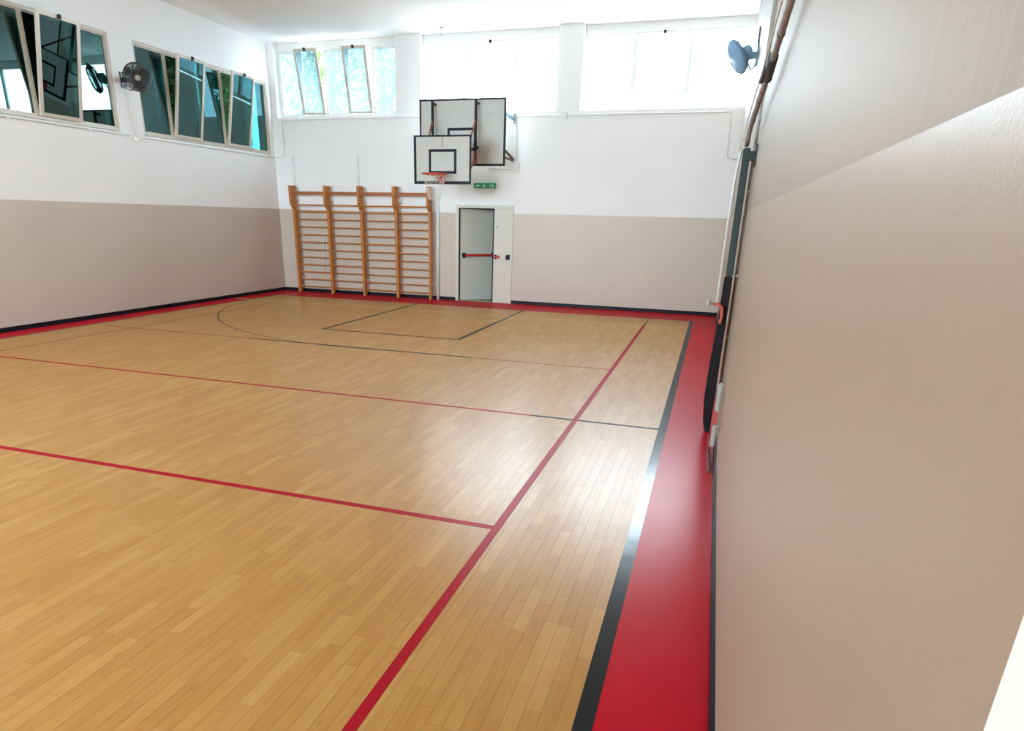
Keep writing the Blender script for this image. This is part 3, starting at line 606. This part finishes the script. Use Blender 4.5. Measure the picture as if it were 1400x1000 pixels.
for yk in (5.6, 5.35, 5.1, 4.85, 3.75):
    q = min(pts, key=lambda p: abs(p.y-yk)); bm = bmesh.new(); tube(bm, [q+Vector((0, -.009, 0)), q+Vector((0, .009, 0))], .0195, 10); obj('tie', bm, 'darkred' if yk > 4 else 'knot', nr)
q = min(pts, key=lambda p: abs(p.y-4.25)); bm = bmesh.new(); tube(bm, [q+Vector((.0, -.19, .02)), q+Vector((0, .17, -.015))], .026, 10); tube(bm, [q+Vector((-.02, -.02, .0)), q+Vector((-.03, .22, -.02))], .014, 8); o = obj('wrap', bm, 'knot', nr); o['label'] = 'slate grey wrap around the net roll'
hc = thing('hanging_cord', 'thin pale cord hanging down beside the dark net post', 'cord', (.1, 6.05, 1.1)); bm = bmesh.new()
tube(bm, [(.108, 6.03, 2.30), (.10, 6.05, 2.28), (.088, 6.06, 2.15), (.078, 6.06, 1.9), (.074, 6.07, 1.5), (.074, 6.07, 1.12)], [.008, .010, .010, .007, .005, .005], 6); obj('cord', bm, 'cord', hc)
rh = thing('red_hook', 'red webbing loop around the net post at low height', 'strap', (.10, 5.95, 1.05)); bm = bmesh.new()
tube(bm, [(.055, 5.93, 1.12), (.085, 5.92, 1.13), (.12, 5.915, 1.10), (.128, 5.915, 1.03), (.12, 5.915, .97)], .014, 6); obj('loop', bm, 'redstrap', rh)
st = thing('tension_strap', 'red strap with two grey metal buckles hanging at the foot of the net post', 'strap', (.17, 5.3, 0))
bm = bmesh.new(); bar(bm, (.172, 5.34, .50), (.168, 5.30, .08), .035, .012); obj('webbing', bm, 'redstrap', st)
for z0_, z1_, xx in ((.38, .60, .175), (.09, .27, .175)):
    bm = bmesh.new(); box(bm, xx-.014, xx+.022, 5.26, 5.33, z0_, z1_); obj('buckle', bm, 'buckle', st, bevel=.01)
bm = bmesh.new(); tube(bm, [(.150, 5.5, .12), (.16, 5.3, .02), (.17, 4.9, .012)], .012, 6); obj('cord_end', bm, 'darkred', st)

# ------------------------------------------------------------------ outside
structure(obj('ground', B(-60, 40, -40, 70, -.6, -.25), 'grass'), 'pale paving outside the hall')
def tree(label, x, y, h, r, z0, m, n, group=None, seed=0):
    rnd = random.Random(seed); t = thing('tree', label, 'tree', (x, y, -.25), group)
    bm = bmesh.new(); tube(bm, [(x, y, -.25), (x+.1, y, h*.4), (x, y+.1, h*.75)], [.2, .15, .05], 8)
    for k in range(6):
        a = k*1.05; tube(bm, [(x, y, h*.4), (x+r*.6*math.cos(a), y+r*.6*math.sin(a), h*.7)], [.07, .02], 5)
    obj('trunk', bm, 'bark', t)
    bm = bmesh.new()
    C_ = [(rnd.uniform(-1, 1)*r*.7, rnd.uniform(-1, 1)*r*.7, rnd.uniform(z0, h), rnd.uniform(.5, .9)) for _ in range(26)]
    for k in range(n):
        a, b, c, s = rnd.choice(C_); d = Vector((rnd.gauss(0, 1), rnd.gauss(0, 1), rnd.gauss(0, 1))).normalized()*s*rnd.uniform(.5, 1)
        p = Vector((x+a, y+b, c))+d; u = Vector((rnd.gauss(0, 1), rnd.gauss(0, 1), rnd.gauss(0, 1))).normalized(); v_ = u.orthogonal().normalized(); L = rnd.uniform(.07, .14)
        q = [bm.verts.new(p-u*L), bm.verts.new(p+v_*L*.4+u*L*.1), bm.verts.new(p+u*L), bm.verts.new(p-v_*L*.4+u*L*.1)]; bm.faces.new(q)
    o = obj('foliage', bm, m, t); o['kind'] = 'stuff'
    return t
tree('bright green tree seen through the leftmost back window', -11.0, 18.3, 7.4, .95, 3, 'leaf', 1500, seed=1)
tree('slim green tree in front of the pale house, behind the bright green tree', -11.2, 22.6, 8.6, .8, 3, 'leaf', 700, seed=2)
hd = thing('shade_hedge', 'tall dark foliage block added outside the left windows to keep their gaps dark', 'shade_hedge', (-12.6, 8, -.25))  # foliage block added to shut out light and darken the left window gaps
obj('core', B(-13.4, -12.3, -5, 16.6, -.25, 6.2), 'shade_core', hd)
rnd = random.Random(5); bm = bmesh.new()
for k in range(14000):
    p = Vector((-12.3+abs(rnd.gauss(0, .12)), rnd.uniform(-5, 16.6), rnd.uniform(1.2, 6.3))) if k < 12500 else Vector((rnd.uniform(-13.4, -12.2), 16.6+abs(rnd.gauss(0, .1)), rnd.uniform(1.2, 6.3)))
    u = Vector((rnd.gauss(0, 1), rnd.gauss(0, 1), rnd.gauss(0, 1))).normalized(); v_ = u.orthogonal().normalized(); L = rnd.uniform(.06, .13)
    bm.faces.new([bm.verts.new(p-u*L), bm.verts.new(p+v_*L*.4), bm.verts.new(p+u*L), bm.verts.new(p-v_*L*.4)])
o = obj('foliage', bm, 'leaf_shaded', hd); o['kind'] = 'stuff'
structure(obj('roof', B(-12.35, XL-T, -5, YB+T+.3, ZC+.02, ZC+.2), 'vest'), 'deep overhang added above the left windows to block sky light')  # unseen overhang added to keep sky light off the left window gaps
hb_ = thing('neighbouring_house', 'pale blue grey house beyond the trees behind the back wall', 'house', (-18, 30, -.25))
obj('wall', B(-24, -12.2, 27, 34, -.25, 9.4), 'outpaint', hb_); bm = bmesh.new(); prism(bm, [(26.5, 9.4), (34.5, 9.4), (30.5, 11.8)], -24.4, -11.8); obj('roof', bm, 'redsteel', hb_)
for k in range(3): obj('window', B(-22+k*3.6, -20.6+k*3.6, 26.97, 27.02, 3.2, 4.8), 'teal', hb_)
